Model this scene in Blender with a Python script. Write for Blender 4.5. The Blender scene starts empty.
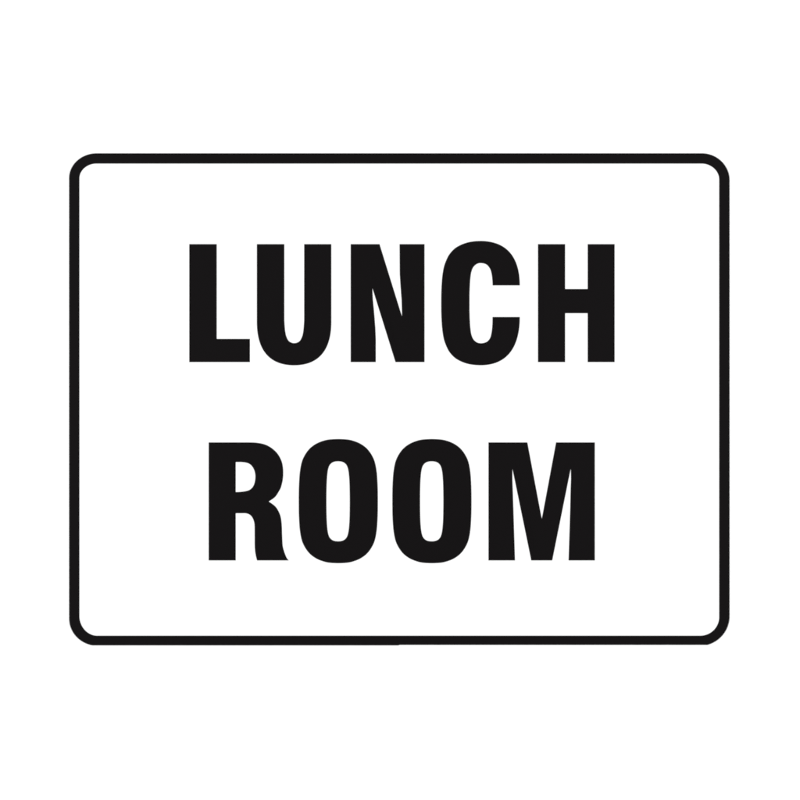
import bpy, math
from mathutils import Vector
from mathutils.geometry import tessellate_polygon

# ---------------------------------------------------------------- scene
S = bpy.context.scene
C = bpy.context.collection
S.render.engine = 'CYCLES'
S.view_settings.view_transform = 'Standard'
S.view_settings.look = 'None'
S.view_settings.exposure = 0.0
S.view_settings.gamma = 1.0
S.cycles.use_denoising = True
S.cycles.filter_width = 1.9

# The artwork of the sign is drawn in millimetre-like units (u to the right,
# v downwards) about its centre (400, 400); one unit is 0.91 mm.
UNIT = 0.00091
HEIGHT = 1.60            # the sign's centre above the (unseen) ground
PANEL_BACK = 0.0001      # gap of the adhesive behind the plate
PANEL = 0.0004           # plate thickness
INK = 0.0001            # thickness of the cut vinyl


def W(u, v):
    return (u - 400.0) * UNIT, (400.0 - v) * UNIT


# ---------------------------------------------------------------- outlines
def path(start, *segs, n=28):
    """start point, then (x, y) lines or (c1, c2, end) cubic curves"""
    pts = [tuple(start)]
    for s in segs:
        if isinstance(s[0], (int, float)):
            pts.append(tuple(s))
        else:
            p0, (p1, p2, p3) = pts[-1], s
            for i in range(1, n + 1):
                t = i / n
                a, b, c, d = (1-t)**3, 3*t*(1-t)**2, 3*t*t*(1-t), t**3
                pts.append((a*p0[0]+b*p1[0]+c*p2[0]+d*p3[0],
                            a*p0[1]+b*p1[1]+c*p2[1]+d*p3[1]))
    if math.dist(pts[0], pts[-1]) < 1e-6:
        pts.pop()
    return pts


def spline(pts, n=6):
    """smooth open curve through measured points (Catmull-Rom)"""
    out = [pts[0]]
    P = [pts[0]] + list(pts) + [pts[-1]]
    for i in range(1, len(P) - 2):
        p0, p1, p2, p3 = P[i-1], P[i], P[i+1], P[i+2]
        for k in range(1, n + 1):
            t = k / n
            out.append(tuple(0.5*(2*p1[j] + (p2[j]-p0[j])*t
                       + (2*p0[j]-5*p1[j]+4*p2[j]-p3[j])*t*t
                       + (3*p1[j]-p0[j]-3*p2[j]+p3[j])*t**3) for j in (0, 1)))
    return out


def solid(name, loops, y_back, y_front, mat, parent, bevel=0.0):
    """flat shape with holes, given real thickness, as ONE mesh object.
    The front looks towards -Y."""
    vecs = [[Vector((*W(*p), 0)) for p in lp] for lp in loops]
    flat = [v for lp in vecs for v in lp]
    n = len(flat)
    tris = tessellate_polygon(vecs)
    verts = [(v.x, y_front, v.y) for v in flat] + [(v.x, y_back, v.y) for v in flat]
    faces = []
    for a, b, c in tris:
        area = (flat[b]-flat[a]).cross(flat[c]-flat[a]).z
        if abs(area) < 1e-14:
            continue
        if area < 0:
            b, c = c, b
        faces.append((a, b, c))
        faces.append((a+n, c+n, b+n))
    o = 0
    for lp in vecs:
        m = len(lp)
        for i in range(m):
            j = (i+1) % m
            faces.append((o+i, o+i+n, o+j+n, o+j))
        o += m
    me = bpy.data.meshes.new(name)
    me.from_pydata(verts, [], faces)
    me.update()
    import bmesh
    bm = bmesh.new(); bm.from_mesh(me)
    bmesh.ops.recalc_face_normals(bm, faces=bm.faces)
    bm.to_mesh(me); bm.free()
    me.materials.append(mat)
    ob = bpy.data.objects.new(name, me)
    C.objects.link(ob)
    if parent:
        ob.parent = parent
    return ob


# ---------------------------------------------------------------- materials
def principled(name, col, rough, spec):
    m = bpy.data.materials.new(name)
    m.use_nodes = True
    b = m.node_tree.nodes['Principled BSDF']
    b.inputs['Base Color'].default_value = (*col, 1)
    b.inputs['Roughness'].default_value = rough
    b.inputs['Specular IOR Level'].default_value = spec
    return m, m.node_tree, b


def fine_grain(nt, b, lo, hi, scale, strength, dist):
    """tiny tonal mottling and a very shallow orange-peel relief"""
    tc = nt.nodes.new('ShaderNodeTexCoord')
    nz = nt.nodes.new('ShaderNodeTexNoise')
    nz.inputs['Scale'].default_value = scale
    nz.inputs['Detail'].default_value = 4
    nt.links.new(tc.outputs['Object'], nz.inputs['Vector'])
    rp = nt.nodes.new('ShaderNodeValToRGB')
    rp.color_ramp.elements[0].position = 0.3
    rp.color_ramp.elements[1].position = 0.7
    rp.color_ramp.elements[0].color = (*lo, 1)
    rp.color_ramp.elements[1].color = (*hi, 1)
    nt.links.new(nz.outputs['Fac'], rp.inputs['Fac'])
    nt.links.new(rp.outputs['Color'], b.inputs['Base Color'])
    bp = nt.nodes.new('ShaderNodeBump')
    bp.inputs['Strength'].default_value = strength
    bp.inputs['Distance'].default_value = dist
    nt.links.new(nz.outputs['Fac'], bp.inputs['Height'])
    nt.links.new(bp.outputs['Normal'], b.inputs['Normal'])


white, nt, b = principled('white_sign_plate', (.84, .84, .84), .55, .2)
fine_grain(nt, b, (.835, .835, .835), (.85, .85, .85), 60, .05, .0002)
black, nt, b = principled('black_sign_ink', (.0045, .004, .0042), .4, .05)
fine_grain(nt, b, (.0042, .0035, .0038), (.0043, .0036, .0039), 12, .0, .0001)
plaster, nt, b = principled('white_backdrop', (.85, .85, .85), .9, .1)
fine_grain(nt, b, (.845, .845, .845), (.86, .86, .86), 18, .1, .0004)

# ---------------------------------------------------------------- backdrop
me = bpy.data.meshes.new('backdrop')
hx, z0, z1 = 7.0, -2.4, 5.6
me.from_pydata([(-hx, 0, z0), (hx, 0, z0), (hx, 0, z1), (-hx, 0, z1),
                (-hx, .1, z0), (hx, .1, z0), (hx, .1, z1), (-hx, .1, z1)], [],
               [(0, 1, 2, 3), (5, 4, 7, 6), (4, 0, 3, 7), (1, 5, 6, 2), (3, 2, 6, 7), (4, 5, 1, 0)])
me.materials.append(plaster)
bd = bpy.data.objects.new('backdrop', me)
C.objects.link(bd)
bd['kind'] = 'structure'

# ---------------------------------------------------------------- the sign
sign = bpy.data.objects.new('sign', None)
sign.empty_display_size = .1
sign.location = (0, 0, HEIGHT)
C.objects.link(sign)
sign['label'] = 'white rectangular lunch room sign with rounded black border and bold black capitals'
sign['category'] = 'sign'

yb = -PANEL_BACK
yf = yb - PANEL
yi0, yi1 = yf - 0.00001, yf - 0.00001 - INK

outer = path((96.5, 153.2), (702, 153.2),
             ((717, 153.2), (729.6, 165.5), (729.6, 180)), (729.6, 616),
             ((729.6, 630), (720, 641.5), (707.5, 644.95)), (399.3, 644.95),
             (398.7, 645.45), (92.3, 645.45),
             ((80, 643), (69.1, 633), (69.1, 618)), (69.1, 178),
             ((69.1, 164.5), (81.5, 153.2), (96.5, 153.2)))
inner = path((96.5, 163.7), (701.5, 163.7),
             ((711, 163.7), (719.1, 170.8), (719.1, 179.5)), (719.1, 617),
             ((719.1, 627), (711, 635.6), (700, 635.6)), (97, 635.6),
             ((88, 635.6), (79.5, 627), (79.5, 616)), (79.5, 178.5),
             ((79.5, 170), (87.5, 163.7), (96.5, 163.7)))
# plate: the border's outline drawn in by a hair
plate = [(400 + (u-400)*(1-.25/330), 399.3 + (v-399.3)*(1-.25/246)) for u, v in outer]
solid('panel', [plate], yb, yf, white, sign)
solid('border', [outer, inner], yi0, yi1, black, sign)

T1, B1 = 244.05, 362.15      # first line: cap height, baseline
T2, B2 = 442.3, 560.5        # second line

glyphs = []
glyphs.append(('capital letter L', [path(
    (189.2, T1), (216.8, T1), (216.8, 338.8), (250, 338.8), (250, B1), (189.2, B1))]))

def quarter(ox, oy, sx, sy, pts):
    return [(ox + sx*x, oy + sy*y) for x, y in pts]


QUI = [(9.8, 0), (6.9, .6), (4.2, 2.4), (2.1, 6.4), (1, 11), (.4, 16.5), (0, 23)]
glyphs.append(('capital letter U', [
    [(256.8, T1), (284.4, T1)]
    + spline(quarter(284.4, 343.05, 1, -1, QUI)[::-1] + quarter(304.1, 343.05, -1, -1, QUI)[1:])
    + [(304.1, T1), (331.4, T1)]
    + path((331.4, 322), ((331.4, 352), (317.2, 365.4), (294.1, 365.4)),
           ((271, 365.4), (256.8, 352), (256.8, 322)))]))

glyphs.append(('capital letter N', [path(
    (350.6, T1), (379.6, T1), (402.0, 316.3), (401.5, 300), (400.5, 286.5),
    (399.7, 273.8), (399.5, T1), (424.6, T1), (424.6, B1), (395.4, B1),
    (372.4, 288.3), (373.0, 300), (374.2, 312.5), (375.4, 327.5), (375.9, 339),
    (375.9, B1), (350.6, B1))]))

QC = [(39.5, 0), (33, .35), (26.4, 1.5), (19.5, 4), (13.6, 7.55), (8.8, 12.6), (6, 17.3),
      (3.05, 24.8), (1.6, 32), (.75, 39.5), (.15, 50), (0, 62.1)]
QCI = [(11.3, 0), (7.3, .9), (4, 3.7), (2.2, 7.5), (1.2, 12.2), (.4, 21), (0, 32)]
c_in = spline([(492.6, 285.5), (492.3, 280), (491.5, 273.8), (489.9, 268.7), (486.3, 264.5)]
              + quarter(469.6, 263.15, 1, 1, QCI)) \
    + spline(quarter(469.6, 343.15, 1, -1, QCI)[::-1]
             + [(484.9, 342.5), (487.7, 341), (490.2, 337.6), (491.6, 331.8),
                (492.3, 325), (492.5, 316.9)])
c_out = path((519.9, 316.9), ((519.9, 350), (505, 365.35), (480.6, 365.35)))[:-1] \
    + spline(quarter(441.1, 365.35, 1, -1, QC) + quarter(441.1, 240.85, 1, 1, QC)[::-1][1:]) \
    + path((480.6, 240.85), ((504, 240.85), (519.9, 254), (519.9, 285.5)))[1:]
glyphs.append(('capital letter C', [c_in + c_out]))

glyphs.append(('capital letter H', [path(
    (537.9, T1), (565.2, T1), (565.2, 288.9), (587.6, 288.9), (587.6, T1),
    (614.7, T1), (614.7, B1), (587.6, B1), (587.6, 313.3), (565.2, 313.3),
    (565.2, B1), (537.9, B1))]))

r_edge = spline([(248.7, 442.3), (256.25, 442.6), (263.75, 444.0), (269.75, 446.7),
                 (275, 450.75), (278.9, 455.5), (281.75, 461.4), (282.9, 466.6),
                 (283.3, 472.8), (282.8, 480), (281.1, 487), (279.2, 491),
                 (275, 497.2), (268.8, 501.5)])
r_leg = spline([(268.8, 501.5), (273.5, 504.7), (276.7, 508), (279.6, 513.3),
                (281.1, 518.6), (281.9, 526), (282.2, 535), (282.7, 545),
                (283.9, 550.4), (285.5, 555), (287.2, 558.5), (289.0, B2)])
r_in = spline([(257.0, B2), (255.5, 554.3), (254.7, 547), (254.6, 536), (254.5, 526),
               (253.9, 521.5), (252.2, 517.4), (249.6, 514.7), (246, 513.4), (242, 513.3)])
r_hole = [(235.8, 462.1)] + spline([(241.5, 462.1), (246.5, 462.8), (249.9, 464.3),
               (252.6, 467.1), (254.5, 471.2), (255.3, 476.3), (254.8, 481.5),
               (253.3, 485.9), (250.7, 489), (247.2, 490.7), (241.3, 491.7),
               (235.8, 492)])
glyphs.append(('capital letter R', [
    [(208.6, T2)] + r_edge + r_leg[1:] + r_in + [(235.8, 513.3), (235.8, B2), (208.6, B2)],
    r_hole]))


QO = [(39.65, 0), (30.5, .5), (25, 1.7), (18.9, 4), (13.6, 7.3), (9.6, 11.1), (6.3, 15.8),
      (3.75, 21), (2.2, 26.6), (1.05, 34), (.45, 42), (.1, 51), (0, 62.2)]
QOI = [(11.6, 0), (8.4, .3), (5.6, 1.4), (3.4, 3.5), (2.2, 6), (1.35, 9.6), (.8, 14),
       (.35, 20.5), (.1, 29), (0, 39.8)]


def ring(xl, xr, t, bt, q):
    pts = quarter(xl, t, 1, 1, q)[::-1] + quarter(xr, t, -1, 1, q)[1:] \
        + quarter(xr, bt, -1, -1, q)[::-1][1:] + quarter(xl, bt, 1, -1, q)[1:]
    return spline(pts)[:-1]


def letter_o(x0):
    return [ring(x0, x0+79.3, 438.9, 563.3, QO),
            ring(x0+27.85, x0+51.05, 461.4, 541.2, QOI)]


glyphs.append(('capital letter O beside the R', letter_o(298.65)))
glyphs.append(('capital letter O beside the M', letter_o(392.25)))
glyphs.append(('capital letter M', [path(
    (488.4, T2), (527.4, T2), (541.8, 518.6), (556.0, T2), (594.9, T2),
    (594.9, B2), (568.5, B2), (570.1, 510), (570.5, 491), (570.9, 479), (570.8, 468.6),
    (552.3, B2), (531.2, B2), (512.4, 468.9), (512.5, 480), (513.0, 495), (513.5, 510),
    (515.1, B2), (488.4, B2))]))

for lab, loops in glyphs:
    o = solid('letter', loops, yi0, yi1, black, sign)
    o['label'] = 'bold black ' + lab

# ---------------------------------------------------------------- light
w = bpy.data.worlds.new('World')
S.world = w
w.use_nodes = True
bg = w.node_tree.nodes['Background']
bg.inputs['Color'].default_value = (1, 1, 1, 1)
bg.inputs['Strength'].default_value = 0.25


def softbox(name, loc, power, size):
    d = bpy.data.lights.new(name, 'AREA')
    d.shape = 'RECTANGLE'
    d.size, d.size_y = size
    d.energy = power
    d.color = (1, 1, 1)
    o = bpy.data.objects.new(name, d)
    C.objects.link(o)
    o.location = loc
    o.rotation_euler = (Vector((0, 0, HEIGHT)) - Vector(loc)).to_track_quat('-Z', 'Y').to_euler()


softbox('softbox_light', (-2.5, -3.0, 2.0), 120, (1.6, 2.0))
softbox('softbox_light', (2.5, -3.0, 2.0), 120, (1.6, 2.0))

# ---------------------------------------------------------------- camera
cd = bpy.data.cameras.new('camera')
dist = 3.0
cd.sensor_width = 36
cd.lens = 36 * dist / (800 * UNIT)
cd.clip_start, cd.clip_end = .05, 100
cam = bpy.data.objects.new('camera', cd)
C.objects.link(cam)
cam.location = (0, yi1 - dist, HEIGHT)
cam.rotation_euler = (math.radians(90), 0, 0)
S.camera = cam
